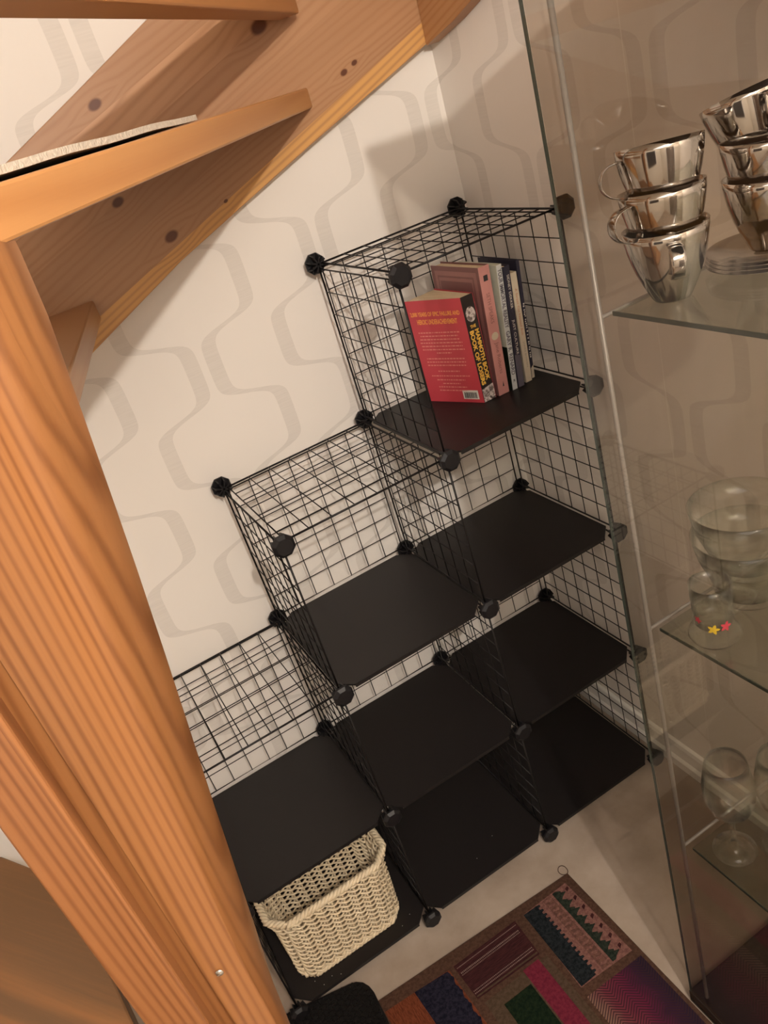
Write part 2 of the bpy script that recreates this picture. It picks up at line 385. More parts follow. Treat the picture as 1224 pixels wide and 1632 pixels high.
# newel post: cross-section in (lateral, forward) seen from the room side, at several heights
D0, D1 = 0.55, 0.63
def lerp(tab, z):
    tab = sorted(tab)
    if z <= tab[0][0]: return tab[0][1]
    for (a, va), (b, vb) in zip(tab, tab[1:]):
        if z <= b: return va + (vb - va) * (z - a) / (b - a)
    return tab[-1][1]
Bt = [(0.0, -0.30), (1.03, -0.283), (1.17, -0.274), (1.31, -0.262), (1.41, -0.249), (1.55, -0.232), (1.61, -0.224), (1.70, -0.209), (1.80, -0.205)]
Lt = [(0.0, -0.36), (0.866, -0.304), (1.043, -0.279), (1.221, -0.255), (1.374, -0.233), (1.513, -0.214), (1.638, -0.199), (1.713, -0.190), (1.758, -0.188), (2.0, -0.188)]
zs = [FZ, 0.4, 0.87, 1.03, 1.12, 1.22, 1.31, 1.41, 1.49, 1.55, 1.61, 1.66, 1.71, 1.76, 1.82, 2.0, 2.4]
mb = MB(); rings = []
for z in zs:
    lb = lerp(Bt, z); l1 = lerp(Lt, z); l2 = -0.318
    prof_ = [(l2, D0), (lb - 0.030, D0), (lb - 0.012, D0 + 0.003), (lb + 0.000, D0 + 0.011), (lb + 0.25 * (l1 - lb) + 0.004, D0 + 0.028), (lb + 0.62 * (l1 - lb) + 0.004, D0 + 0.055), (l1, D1), (l1 - 0.005, D1 + 0.006),
             (-0.345, D1 + 0.006), (-0.345, D0 + 0.018), (l2, D0 + 0.018)]
    rings.append([LD(l, d, z) for l, d in prof_])
n = len(rings[0]); v = [p for rg in rings for p in rg]; fs = [tuple(range(n)), tuple(range(len(v) - n, len(v)))]
for i in range(len(zs) - 1):
    for k in range(n): fs.append((i * n + k, i * n + (k + 1) % n, (i + 1) * n + (k + 1) % n, (i + 1) * n + k))
mb.add(v, fs)
M_post = wood('pine_newel_post', (0.04 * r2.x, 0.04 * r2.y, 1), (r2.x, r2.y, -0.04), tone=(0.285, 0.118, 0.040), dark=(0.085, 0.022, 0.006), board=0.2, freq=1.25, amp=1.5, lam=0.1, rough=0.3)
post = mb.build('newel_post', M_post, stair, 0.0015)
for p in post.data.polygons: p.use_smooth = True
es = post.modifiers.new('split', 'EDGE_SPLIT'); es.split_angle = math.radians(38)
M_post2 = wood('pine_second_post', (0, 0, 1), (r2.x, r2.y, 0.0), tone=(0.285, 0.115, 0.042), dark=(0.085, 0.022, 0.006), board=0.2, freq=1.3, amp=1.3, lam=0.1, offset=0.4, rough=0.3)
mb = MB().prism([(-0.343, D0 + 0.001), (-0.401, D0 + 0.001), (-0.404, D0 + 0.03), (-0.3455, D0 + 0.03)], lambda p: LD(p[0], p[1], FZ), lambda p: LD(p[0], p[1], 2.4))
mb.build('outer_post', M_post2, stair, 0.003)
M_steel = plain('zinc_screw', (0.55, 0.52, 0.47), 0.3, 1.0)
o_ = Vector(LD(-0.302, D0 - 0.0006, 1.069)); mb = MB(); mb.lathe([(0.0001, 0.0016), (0.0035, 0.0012), (0.0042, 0.0)], o_, 16, ax=-f2)
mb.box(o_ + Vector((-0.003, -0.0022, -0.0006)), o_ + Vector((0.003, -0.0012, 0.0006)))
tag(mb.build('screw', M_steel, stair), 'small zinc screw head set in the post')
# carpet strip lying on the tread
t = NT('looped_grey_carpet'); nn_ = t.noise(t.pos(), 260, 3); t.bump(nn_, 0.8, 0.002)
M_carpet = t.out(t.mix(nn_, (0.36, 0.30, 0.24), (0.62, 0.55, 0.46)), 0.95)
mb = MB(); A0 = Vector((0.43, -0.585, 0)); A1 = Vector((0.115, -1.05, 0)); N = 14; inn = Vector((-0.83, 0.56, 0)).normalized() * 0.16
rows = []
for k in range(N + 1):
    s_ = k / N; c = A0.lerp(A1, s_) + inn * 0.03; lift = 1.8045 + 0.006 * (s_ ** 0.7) * (1 - 0.4 * s_)
    wob = 0.0006 * math.sin(k * 5.1)
    w_ = inn * (0.15 + 0.85 * min(1, (1 - s_) * 3) * 0.5 + 0.2)
    rows.append([c + Vector((0, 0, lift + wob)), c + Vector((0, 0, lift + 0.0062 + wob)), c + w_ + Vector((0, 0, 1.8045 + 0.006)), c + w_ + Vector((0, 0, 1.8045))])
v = [x for r_ in rows for x in r_]; fs = [(0, 1, 2, 3), tuple(range(len(v) - 4, len(v)))]
for i in range(N):
    for k in range(4): fs.append((i * 4 + k, i * 4 + (k + 1) % 4, (i + 1) * 4 + (k + 1) % 4, (i + 1) * 4 + k))
mb.add(v, fs)
tag(mb.build('carpet_strip', M_carpet), 'thin grey-beige looped carpet strip lying on the pine stair tread', 'carpet strip')

# ------------------------------------------------------------------ books on the top shelf
BZ = 3 * P + 0.0035
M_paper = None
t = NT('book_pages'); p_ = t.pos(); st = t.noise(t.comb(t.math('MULTIPLY', t.dot(p_, (0.9, 0.4, 0)), 900), t.math('MULTIPLY', t.dot(p_, (-0.4, 0.9, 0)), 30), 0.0), 1.0, 2)
M_paper = t.out(t.mix(st, (0.60, 0.47, 0.30), (0.74, 0.60, 0.42)), 0.8)
M_red = plain('red_paperback_cover', (0.52, 0.052, 0.072), 0.4)
M_black = plain('black_cover', (0.02, 0.014, 0.014), 0.4)
M_pink = plain('pink_cover', (0.58, 0.27, 0.25), 0.45)
M_mauve = plain('mauve_cover', (0.22, 0.10, 0.095), 0.5)
M_mauve2 = plain('mauve_frame', (0.33, 0.16, 0.15), 0.5)
M_pale = plain('pale_green_cover', (0.62, 0.64, 0.54), 0.45)
M_palespine = plain('silver_spine', (0.58, 0.60, 0.60), 0.4)
M_navy = plain('navy_cover', (0.025, 0.024, 0.045), 0.35)
M_slate = plain('slate_cover', (0.12, 0.11, 0.14), 0.4)
M_cream = plain('cream_cover', (0.62, 0.54, 0.42), 0.5)
M_dkgreen = plain('dark_green_band', (0.012, 0.018, 0.010), 0.45)
M_yel = plain('yellow_print', (0.85, 0.50, 0.08), 0.5, var=0.02)
M_orangeprint = plain('orange_print', (0.85, 0.36, 0.09), 0.5, var=0.02)
M_pinkprint = plain('faint_pink_print', (0.70, 0.26, 0.22), 0.5, var=0.02)
M_whiteprint = plain('white_print', (0.72, 0.68, 0.62), 0.5, var=0.02)
M_darkprint = plain('dark_print', (0.03, 0.03, 0.035), 0.5, var=0.02)
M_greyprint = plain('grey_print', (0.30, 0.27, 0.22), 0.5, var=0.02)
M_redprint = plain('rust_print', (0.55, 0.20, 0.09), 0.5, var=0.02)
M_brownprint = plain('brown_print', (0.27, 0.12, 0.11), 0.5, var=0.02)
t = NT('engraved_photo'); vo = t.n.new('ShaderNodeTexVoronoi'); vo.inputs['Scale'].default_value = 130; t.link(t.pos(), vo.inputs['Vector'])
M_photo = t.out(t.ramp(t.math('ADD', t.math('MULTIPLY', t.noise(t.pos(), 110, 3, 0.6, 1.0), 0.8), t.math('MULTIPLY', vo.outputs[0], 0.3)), [(0.35, (0.04, 0.03, 0.03)), (0.5, (0.25, 0.2, 0.19)), (0.62, (0.62, 0.56, 0.54))]), 0.5)

# the fanned red paperback
rb_ = thing('paperback_book', 'fanned red paperback with yellow heading and black spine, front book on the rack shelf', 'book', (0.93, -0.15, BZ), 'books on the rack shelf')
BL, BR, SR, BK = Vector((0.877, -0.075, 0)), Vector((0.9365, -0.217, 0)), Vector((0.968, -0.217, 0)), Vector((0.9600, -0.075, 0)); HB = 0.238
def slab(a, b, z0, z1, th, mi=0, mb=None):
    d = (b - a).normalized(); n_ = Vector((-d.y, d.x, 0)) * th; mb = mb or MB()
    mb.hexa([(a.x, a.y, z0), (b.x, b.y, z0), (b.x + n_.x, b.y + n_.y, z0), (a.x + n_.x, a.y + n_.y, z0), (a.x, a.y, z1), (b.x, b.y, z1), (b.x + n_.x, b.y + n_.y, z1), (a.x + n_.x, a.y + n_.y, z1)], mi)
    return mb
tag(slab(BL, BR, BZ, BZ + HB, 0.001).build('back_cover', M_red, rb_), 'red back cover')
slab(SR, BK, BZ, BZ + HB, 0.001).build('front_cover', M_red, rb_)
tag(slab(BR, SR, BZ, BZ + HB, 0.001).build('spine', M_black, rb_), 'black spine')
mb = MB(); fan = 9
for k in range(fan):               # fanned sections of pages
    s0, s1 = k / fan, (k + 0.9) / fan
    a = BR.lerp(SR, 0.06 + 0.88 * s0) + Vector((0, 0.0025, 0)); b = BR.lerp(SR, 0.06 + 0.88 * s1) + Vector((0, 0.0025, 0))
    c = BL.lerp(BK, 0.04 + 0.92 * s1 * (0.5 + 0.5 * s1) ) + Vector((0, 0.002 * math.sin(k * 2.0), 0)); d = BL.lerp(BK, 0.04 + 0.92 * s0 * (0.5 + 0.5 * s0))
    c = c.lerp(b, 0.02); d = d.lerp(a, 0.02)
    mb.hexa([(q.x, q.y, BZ + 0.001) for q in (a, b, c, d)] + [(q.x, q.y, BZ + HB - 0.0015) for q in (a, b, c, d)])
mb.build('pages', M_paper, rb_)
cx = (BR - BL).normalized(); CW = (BR - BL).length; cn = Vector((cx.y, -cx.x, 0)); up = Vector((0, 0, 1))
def onc(a, h): q = BL + cx * (a * CW) + cn * 0.0006; return (q.x, q.y, BZ + h * HB)
text('cover_heading', '2,000 YEARS OF EPIC FAILURE AND', onc(0.08, 0.845), cx, up, CW * 0.86, HB * 0.048, M_orangeprint, rb_, bold=0.03)
text('cover_heading', 'HEROIC UNDERACHIEVEMENT', onc(0.17, 0.775), cx, up, CW * 0.70, HB * 0.048, M_orangeprint, rb_, bold=0.03)
mb = MB(); rnd = random.Random(3)
def qd(mb, a0, a1, h0, h1, mi=0):
    mb.add([onc(a0, h0), onc(a1, h0), onc(a1, h1), onc(a0, h1)], [(0, 1, 2, 3)], mi)
for (h, a0, a1) in [(0.69, .14, .86), (0.657, .16, .82), (0.624, .14, .84), (0.591, .13, .87), (0.558, .14, .86), (0.525, .14, .88), (0.492, .38, .64), (0.435, .17, .84), (0.402, .16, .86), (0.369, .16, .85), (0.31, .32, .70), (0.262, .18, .86), (0.222, .26, .76), (0.185, .35, .66), (0.15, .26, .76), (0.115, .26, .76)]:
    a = a0
    while a < a1:                   # rows of small unreadable words
        wd = rnd.uniform(0.015, 0.06); b = min(a1, a + wd); qd(mb, a, b, h, h + 0.011); a = b + 0.012
mb.build('blurb', M_pinkprint, rb_)
mb = MB(); qd(mb, 0.66, 0.93, 0.035, 0.125, 0)
br_o = mb.build('barcode_label', M_whiteprint, rb_)
mb = MB(); a = 0.685
while a < 0.905:
    wd = rnd.choice((0.004, 0.007, 0.012)); q0 = [Vector(onc(a, 0.045)), Vector(onc(a + wd, 0.045)), Vector(onc(a + wd, 0.105)), Vector(onc(a, 0.105))]
    mb.add([q + cn * 0.0005 for q in q0], [(0, 1, 2, 3)]); a += wd + rnd.choice((0.004, 0.007))
mb.build('barcode', M_darkprint, br_o)
# spine print: reads downwards
SW = 0.0315; sy = -0.2177
text('spine_lettering', 'THE', (BR.x + 0.008, sy, BZ + HB * 0.705), (1, 0, 0), (0, 0, 1), 0.014, 0.007, M_yel, rb_, bold=0.03)
text('spine_lettering', 'MAMMOTH BOOK', (BR.x + 0.0165, sy, BZ + HB * 0.685), (0, 0, -1), (1, 0, 0), HB * 0.49, 0.0105, M_yel, rb_, bold=0.04)
text('spine_lettering', 'BOOK OF LOSERS', (BR.x + 0.0035, sy, BZ + HB * 0.685), (0, 0, -1), (1, 0, 0), HB * 0.52, 0.0105, M_yel, rb_, bold=0.04)
mb = MB(); c_ = Vector((BR.x + SW / 2, sy, BZ + HB * 0.83)); mb.add([c_ + Vector((0.0118 * math.cos(k * PI / 12), 0, 0.0165 * math.sin(k * PI / 12))) for k in range(24)], [tuple(range(24))])
tag(mb.build('spine_picture', M_photo, rb_), 'small round grey engraving on the spine')
MB().add([(BR.x + 0.001, sy, BZ + 0.001), (SR.x - 0.001, sy, BZ + 0.001), (SR.x - 0.001, sy, BZ + HB * 0.15), (BR.x + 0.001, sy, BZ + HB * 0.13)], [(0, 1, 2, 3)]).build('spine_picture', M_photo, rb_)

def book(label, x0, x1, y0, depth, h, lean, mats, title, skew=0.0, pagein=0.004, hard=False):
    """an upright book: spine faces the room at y0, leans by `lean` over its height; mats = (cover, spine)"""
    k = lean / h; U = Vector((k, 0, 1)); T = Vector((1, 0, 0)); Dp = Vector((skew, 1, 0)); O = Vector((x0, y0, BZ)); W = x1 - x0
    P3 = lambda a, b, c: O + T * a + Dp * b + U * c
    r = thing('book', label, 'book', ((x0 + x1) / 2, y0 + depth / 2, BZ), 'books on the rack shelf')
    c = 0.0011
    def bx(a0, a1, b0, b1, c0, c1): return MB().hexa([P3(a0, b0, c0), P3(a1, b0, c0), P3(a1, b1, c0), P3(a0, b1, c0), P3(a0, b0, c1), P3(a1, b0, c1), P3(a1, b1, c1), P3(a0, b1, c1)])
    bx(0, c, 0.0012, depth, 0, h).build('back_cover', mats[0], r)
    bx(W - c, W, 0.0012, depth, 0, h).build('front_cover', mats[0], r)
    bx(0, W, 0, 0.0012, 0, h).build('spine', mats[1], r, 0.0005)
    bx(c, W - c, 0.0012, depth - pagein * 0.5, 0.001, h - pagein).build('pages', M_paper, r)
    for (s, top_, ln, lo, hi, m, bold) in title:      # lettering down the spine; lo/hi across the spine
        q = P3(W * lo, -0.0006, h * top_)
        text('spine_lettering', s, q, -U.normalized(), T, h * ln * U.length, W * (hi - lo), m, r, bold=bold)
    return r, P3, W
YS = -0.223
b1, P1, W1 = book('thick pink hardback-sized book with faint grey lettering, just behind the red paperback', 0.9745, 1.0015, -0.2205, 0.172, 0.281, 0.017, (M_mauve, M_pink),
    [('SETH SPEAKS', 0.80, 0.23, 0.34, 0.66, M_brownprint, 0.0), ('Jane Roberts', 0.42, 0.25, 0.30, 0.72, M_brownprint, 0.0)], skew=-0.07)
mb = MB()                           # printed frame and panel on the mauve cover
for (d0, d1, h0, h1, mi, e) in ((0.010, 0.160, 0.010, 0.271, 0, 0.0004), (0.020, 0.150, 0.020, 0.261, 1, 0.0007), (0.024, 0.146, 0.024, 0.257, 0, 0.0010), (0.028, 0.142, 0.21, 0.25, 1, 0.0013)):
    mb.add([P1(-e, d0, h0), P1(-e, d1, h0), P1(-e, d1, h1), P1(-e, d0, h1)], [(0, 1, 2, 3)], mi)
mb.build('cover_print', [M_mauve2, M_mauve], b1)
mb = MB().add([P1(W1 * .33, -.0006, .262), P1(W1 * .72, -.0006, .262), P1(W1 * .72, -.0006, .250), P1(W1 * .33, -.0006, .250)], [(0, 1, 2, 3)])
mb.build('publisher_mark', M_darkprint, b1)
MB().add([P1(W1 * (.5 + .33 * math.cos(k * PI / 6)), -.0006, .132 + .0085 * math.sin(k * PI / 6)) for k in range(12)], [tuple(range(12))]).build('publisher_mark', M_cream, b1)
MB().add([P1(W1 * .45, -.0006, .018), P1(W1 * .6, -.0006, .018), P1(W1 * .55, -.0006, .03)], [(0, 1, 2)]).build('publisher_mark', M_darkprint, b1)
b2, P2, W2 = book('pale green and silver book with capital lettering between the pink and navy books', 1.0085, 1.0215, YS - 0.002, 0.150, 0.272, 0.024, (M_pale, M_palespine),
    [('YOUR IMMORTAL REALITY', 0.97, 0.46, 0.12, 0.88, M_slate, 0.025), ('GARY R. RENARD', 0.485, 0.36, 0.12, 0.88, M_slate, 0.025), ('K', 0.085, 0.025, 0.3, 0.7, M_darkprint, 0.02)], skew=-0.05)
mb = MB().add([P2(-.0005, 0.0, 0), P2(-.0005, 0.148, 0), P2(-.0005, 0.148, .098), P2(-.0005, 0.0, .098)], [(0, 1, 2, 3)])
tag(mb.build('cover_band', M_dkgreen, b2), 'dark green lower half of the cover')
b3, P3_, W3 = book('navy book with white capital lettering leaning left of the cream spine', 1.0235, 1.0400, YS - 0.003, 0.150, 0.264, 0.023, (M_navy, M_navy),
    [('SIDNEY DEKKER', 0.93, 0.27, 0.42, 0.78, M_whiteprint, 0.0), ('JUST CULTURE', 0.57, 0.29, 0.28, 0.74, M_whiteprint, 0.0)], skew=-0.04)
MB().add([P3_(0.0006, -.0005, .001), P3_(W3 - .0006, -.0005, .001), P3_(W3 - .0006, -.0005, .07), P3_(0.0006, -.0005, .075)], [(0, 1, 2, 3)]).build('spine_picture', M_slate, b3)
b4, P4, W4 = book('shorter cream-spined book with small rust lettering, leaning on the last book', 1.0500, 1.0660, YS + 0.003, 0.140, 0.243, 0.015, (M_cream, M_cream),
    [('A Street Cat Named Bob', 0.86, 0.42, 0.38, 0.68, M_redprint, 0.0), ('JAMES BOWEN', 0.38, 0.24, 0.38, 0.66, M_greyprint, 0.0)])
b5, P5, W5 = book('thin dark book with white specks of lettering at the right end of the row', 1.0710, 1.0790, YS + 0.010, 0.145, 0.262, 0.019, (M_navy, M_navy),
    [])
mb = MB(); z_ = 0.17
while z_ > 0.05:                    # small worn white letter marks, too blurred to read
    hh_ = rnd.uniform(0.002, 0.004); a0 = rnd.uniform(0.2, 0.4); mb.add([P5(W5 * a0, -.0006, z_), P5(W5 * (a0 + .4), -.0006, z_), P5(W5 * (a0 + .4), -.0006, z_ - hh_), P5(W5 * a0, -.0006, z_ - hh_)], [(0, 1, 2, 3)]); z_ -= hh_ + rnd.choice((0.0015, 0.002, 0.005))
mb.build('spine_lettering', M_whiteprint, b5)
MB().add([P5(0.0003, -.0005, .001), P5(W5 - .0003, -.0005, .001), P5(W5 - .0003, -.0005, .03), P5(0.0003, -.0005, .024)], [(0, 1, 2, 3)]).build('spine_picture', M_cream, b5)

# ------------------------------------------------------------------ wicker basket
t = NT('willow_wicker'); wn_ = t.noise(t.pos(), 55, 3); M_wick = t.out(t.mix(wn_, (0.56, 0.43, 0.27), (0.80, 0.68, 0.49)), 0.55)
bk = thing('wicker_basket', 'cream wicker basket with flared rim in the lowest left cube of the rack', 'basket', (0.18, -0.19, 0.003))
def ring(h):
    """octagonal plan with cut corners, flaring towards the rim; returns a closed polyline sampler"""
    s_ = h / 0.215
    x0 = 0.044 - 0.004 * s_; x1 = 0.314 + 0.012 * s_; y0 = -0.320 - 0.010 * s_; y1 = -0.185 + 0.010 * s_
    if s_ > 0.8: e = (s_ - 0.8) / 0.2; x0 -= 0.014 * e; x1 += 0.016 * e
    c = 0.028 + 0.01 * s_
    pts = [Vector(p) for p in ((x0 + c, y0), (x1 - c, y0), (x1, y0 + c), (x1, y1 - c), (x1 - c, y1), (x0 + c, y1), (x0, y1 - c), (x0, y0 + c))]
    return pts
def ringpt(h, u):
    pts = ring(h); L = [(pts[(i + 1) % 8] - pts[i]).length for i in range(8)]; T_ = sum(L); d = (u % 1.0) * T_
    for i in range(8):
        if d <= L[i]:
            q = pts[i].lerp(pts[(i + 1) % 8], d / L[i]); t_ = (pts[(i + 1) % 8] - pts[i]).normalized(); return q, Vector((t_.y, -t_.x))
        d -= L[i]
    return pts[0], Vector((0, -1))
NS = 28; mb = MB(); B0 = 0.004
for k in range(NS):                 # upright stakes
    path = []
    for j in range(7):
        h = 0.215 * j / 6; q, n_ = ringpt(h, (k + 0.5) / NS); path.append((q.x, q.y, B0 + h))
    mb.tube(path, 0.0030, 5)
RW = 13
for r_ in range(RW):                # each row is two strands twined round the stakes
    for sub in (0, 1):
        h = 0.014 + 0.190 * r_ / (RW - 1); path = []; n2 = NS * 5
        for k in range(n2):
            ph_ = PI * (k / 5.0) + PI * sub + PI * (r_ % 2) * 0.0; q, n_ = ringpt(h, k / n2)
            off_ = 0.0072 * math.sin(ph_); rise = 0.0046 * math.cos(ph_)
            path.append((q.x + n_.x * off_, q.y + n_.y * off_, B0 + h + rise + rnd.uniform(-.0006, .0006)))
        mb.tube(path, 0.0027, 6, True)
body = mb.build('woven_body', M_wick, bk)
mb = MB()
for h, rr, tw in ((0.212, 0.0052, 26), (0.004, 0.0045, 22)):
    for s3 in range(3):
        path = []
        for k in range(200):
            q, n_ = ringpt(h, k / 200); a = 2 * PI * (tw * k / 200 + s3 / 3.0)
            path.append((q.x + n_.x * 0.005 * math.cos(a), q.y + n_.y * 0.005 * math.cos(a), B0 + max(h, 0.006) + 0.0045 * math.sin(a)))
        mb.tube(path, rr, 5, True)
    mb.build('braided_rim' if h > 0.1 else 'foot_braid', M_wick, bk); mb = MB()
mb = MB()
for k in range(26):
    x = 0.050 + k * (0.258 / 25); mb.tube([(x, -0.312 + 0.004 * (k % 2), B0 + 0.006 + 0.003 * (k % 2)), (x, -0.190, B0 + 0.006 + 0.003 * (k % 2))], 0.0052, 5)
mb.build('base_slats', M_wick, bk)

# ------------------------------------------------------------------ glass display cabinet against the right wall
CX, CY, CY2, CX2 = 0.712, -0.870, -1.385, 1.140
CTOP = 1.945
M_pane = glass('cabinet_glass', (0.80, 0.77, 0.73), 1.15)
M_paneedge = plain('green_glass_edge', (0.045, 0.055, 0.045), 0.2)
M_shelfg = glass('shelf_glass', (0.84, 0.86, 0.82), 1.0)
M_rod = plain('grey_painted_rod', (0.30, 0.28, 0.26), 0.4, 0.2)
M_base = plain('dark_cabinet_base', (0.016, 0.011, 0.009), 0.25)
cab = thing('display_cabinet', 'tall glass display cabinet with grey rods beside the black rack', 'display cabinet', ((CX + CX2) / 2, (CY + CY2) / 2, FZ))
MB().box((CX - 0.002, CY2 - 0.002, FZ), (CX2, CY + 0.002, 0.012)).build('base', M_base, cab, 0.002)
MB().box((CX - 0.002, CY2 - 0.002, CTOP - 0.02), (CX2, CY + 0.002, CTOP)).build('top_panel', M_base, cab, 0.002)
def pane(a, b, nm):
    return MB().box(a, b).build(nm, M_pane, cab)
zb, zt = 0.0125, CTOP - 0.0205
th = 0.0045
# each sheet is one surface thick enough to read at its edges
tag(MB().add([(CX, CY2, zb), (CX, CY - th, zb), (CX, CY - th, zt), (CX, CY2, zt)], [(0, 1, 2, 3)]).build('glass_door', M_pane, cab), 'clear glass front')
for yy in (CY - th / 2, CY2 + th / 2):
    MB().add([(CX + th, yy, zb), (CX2, yy, zb), (CX2, yy, zt), (CX + th, yy, zt)], [(0, 1, 2, 3)]).build('glass_side', M_pane, cab)
mb = MB(); mb.box((CX, CY - th, zb), (CX + 0.002, CY, zt)); mb.build('glass_edge', M_paneedge, cab)
rods = [(CX + 0.016, CY - 0.030), (CX + 0.016, CY2 + 0.03), (CX2 - 0.02, CY - 0.030), (CX2 - 0.02, CY2 + 0.03)]
for (x, y) in rods: MB().tube([(x, y, 0.012), (x, y, CTOP - 0.02)], 0.0036, 10).build('rod', M_rod, cab)
SHZ = (1.476, 0.989, 0.494)
for z in SHZ:
    mb = MB().box((CX + 0.022, CY2 + 0.035, z - 0.0055), (CX2 - 0.03, CY - 0.048, z)); mb.build('glass_shelf', M_shelfg, cab)
    ex = MB()
    ex.box((CX + 0.0205, CY2 + 0.035, z - 0.0055), (CX + 0.0218, CY - 0.048, z)); ex.build('shelf_edge', M_paneedge, cab)
    for yy in (CY - 0.030, CY2 + 0.03):
        MB().tube([(CX + 0.016, yy, z - 0.009), (CX2 - 0.02, yy, z - 0.009)], 0.0028, 8).build('shelf_support', M_rod, cab)

# ------------------------------------------------------------------ steel cups
t = NT('polished_steel'); M_chrome = t.out((0.56, 0.54, 0.52), 0.08, 1.0)
SH = SHZ[0] + 0.0005
def lathe_wall(prof, th_):
    """outer profile up, inner profile down"""
    inner = [(max(r - th_, 0.0005), h + (th_ if i == 0 else 0)) for i, (r, h) in enumerate(prof)]
    return prof + inner[::-1]
CH = 0.084
CUPP = [(0.0005, 0.0), (0.0212, 0.0), (0.0228, 0.0025), (0.0275, 0.012), (0.0330, 0.024), (0.0382, 0.037), (0.0422, 0.050), (0.0450, 0.062), (0.0470, 0.074), (0.0478, CH)]
def cup(label, x, y, z, ang, tilt=None, name='steel_cup'):
    o = thing(name, label, 'cup', (x, y, z), 'steel cups on the top glass shelf')
    mb = MB(); mb.lathe(lathe_wall(CUPP, 0.0018), (x, y, z), 48); b = mb.build('cup_body', M_chrome, o)
    c, s_ = math.cos(ang), math.sin(ang); path = []
    for k in range(15):
        a = PI * k / 14; rr = 0.043 - 0.003 * k / 14 + 0.026 * math.sin(a) ** 0.75; zz = 0.054 + 0.019 * math.cos(a)
        path.append((x + c * rr, y + s_ * rr, z + zz))
    mb = MB(); mb.tube(path, 0.0085, 10, sy=0.15, up=(-s_, c, 0)); mb.build('handle', M_chrome, o)
    if tilt:
        o.rotation_euler = tilt
    return o
cx0, cy0 = 0.790, -0.958
STEP = 0.041
cup('steel cup at the bottom of the left stack, handle facing out', cx0, cy0, SH, math.radians(235))
cup('middle steel cup of the left stack, handle curling left above the bottom cup', cx0 + 0.001, cy0, SH + STEP, math.radians(170), tuple(Matrix.Rotation(math.radians(-4), 3, Vector((.72, -.69, 0))).to_euler()))
cup('top steel cup of the left stack with its thin handle loop pointing left', cx0 + 0.003, cy0 - 0.001, SH + 2 * STEP + 0.005, math.radians(150), tuple(Matrix.Rotation(math.radians(-9), 3, Vector((.72, -.69, 0))).to_euler()))
rx, ry = 0.918, -0.988
M_sauc = M_chrome
sau0 = None
for k, lb in enumerate(('lowest steel saucer under the right cup stack', 'second steel saucer up under the right cup stack', 'third steel saucer up under the right cup stack', 'topmost steel saucer directly under the right cup stack')):
    z = SH + k * 0.0042
    mb = MB(); mb.lathe(lathe_wall([(0.0005, 0.0), (0.034, 0.0), (0.040, 0.003), (0.062, 0.0065), (0.070, 0.0095)], 0.0012), (rx - 0.006 + 0.0015 * k, ry, z), 56)
    tag(mb.build('saucer', M_sauc), lb, 'saucer', 'steel saucers on the top glass shelf')
zc = SH + 0.0175
cup('bottom steel cup of the right stack, standing on the saucers', rx, ry, zc, math.radians(245))
cup('middle steel cup of the right stack under the tilted cup', rx + 0.002, ry + 0.002, zc + STEP, math.radians(250))
cup('tilted steel cup topmost on the right stack, its rim slanting', rx + 0.004, ry + 0.004, zc + 2 * STEP + 0.006, math.radians(250), tuple((Matrix.Rotation(math.radians(-12), 3, Vector((.69, .72, 0))) @ Matrix.Rotation(math.radians(-12), 3, Vector((.72, -.69, 0)))).to_euler()))

# ------------------------------------------------------------------ glassware
M_gw = glass('clear_drinking_glass', (0.975, 0.98, 0.96), 1.15, 0.9, (1, 1, 0.97))
SH2 = SHZ[1] + 0.0005; SH3 = SHZ[2] + 0.0005
mg = thing('glass_mug', 'small clear glass mug with red and yellow print on the middle glass shelf', 'mug', (0.772, -0.985, SH2))
mx_, my_ = 0.772, -0.985
mb = MB(); mb.lathe([(0.0005, 0), (0.033, 0.0), (0.036, 0.006), (0.034, 0.013), (0.0275, 0.020), (0.0275, 0.06), (0.029, 0.092), (0.0272, 0.092), (0.0258, 0.06), (0.0255, 0.026), (0.0005, 0.021)], (mx_, my_, SH2), 40)
mb.build('mug_body', M_gw, mg)
hd = Vector((0.90, -0.43, 0)).normalized(); path = []
for k in range(17):
    a = PI * k / 16; rr = 0.0275 + 0.030 * math.sin(a); path.append((mx_ + hd.x * rr, my_ + hd.y * rr, SH2 + 0.076 - 0.046 * k / 16))
MB().tube(path, 0.0042, 8).build('handle', M_gw, mg)
def flower(parent, ang, z, r, m, nm='printed_flower'):
    mb = MB(); R0 = 0.0284; pts = []
    for k in range(20):
        a = 2 * PI * k / 20; rr = r * (0.72 + 0.28 * math.cos(5 * a)); da = rr * math.cos(a) / R0
        pts.append((mx_ + R0 * math.cos(ang + da), my_ + R0 * math.sin(ang + da), z + rr * math.sin(a)))
    mb.add(pts + [(mx_ + R0 * math.cos(ang), my_ + R0 * math.sin(ang), z)], [(k, (k + 1) % 20, 20) for k in range(20)]); mb.build(nm, m, parent)
M_fy = plain('yellow_glaze', (0.75, 0.55, 0.04), 0.4); M_fr = plain('red_glaze', (0.62, 0.06, 0.10), 0.4)
va = math.atan2(CAM.y - my_, CAM.x - mx_)
flower(mg, va - 0.05, SH2 + 0.032, 0.0090, M_fy); flower(mg, va + 0.55, SH2 + 0.034, 0.0090, M_fr); flower(mg, va - 0.8, SH2 + 0.044, 0.0065, M_fr)
GBX, GBY = 0.875, -0.955
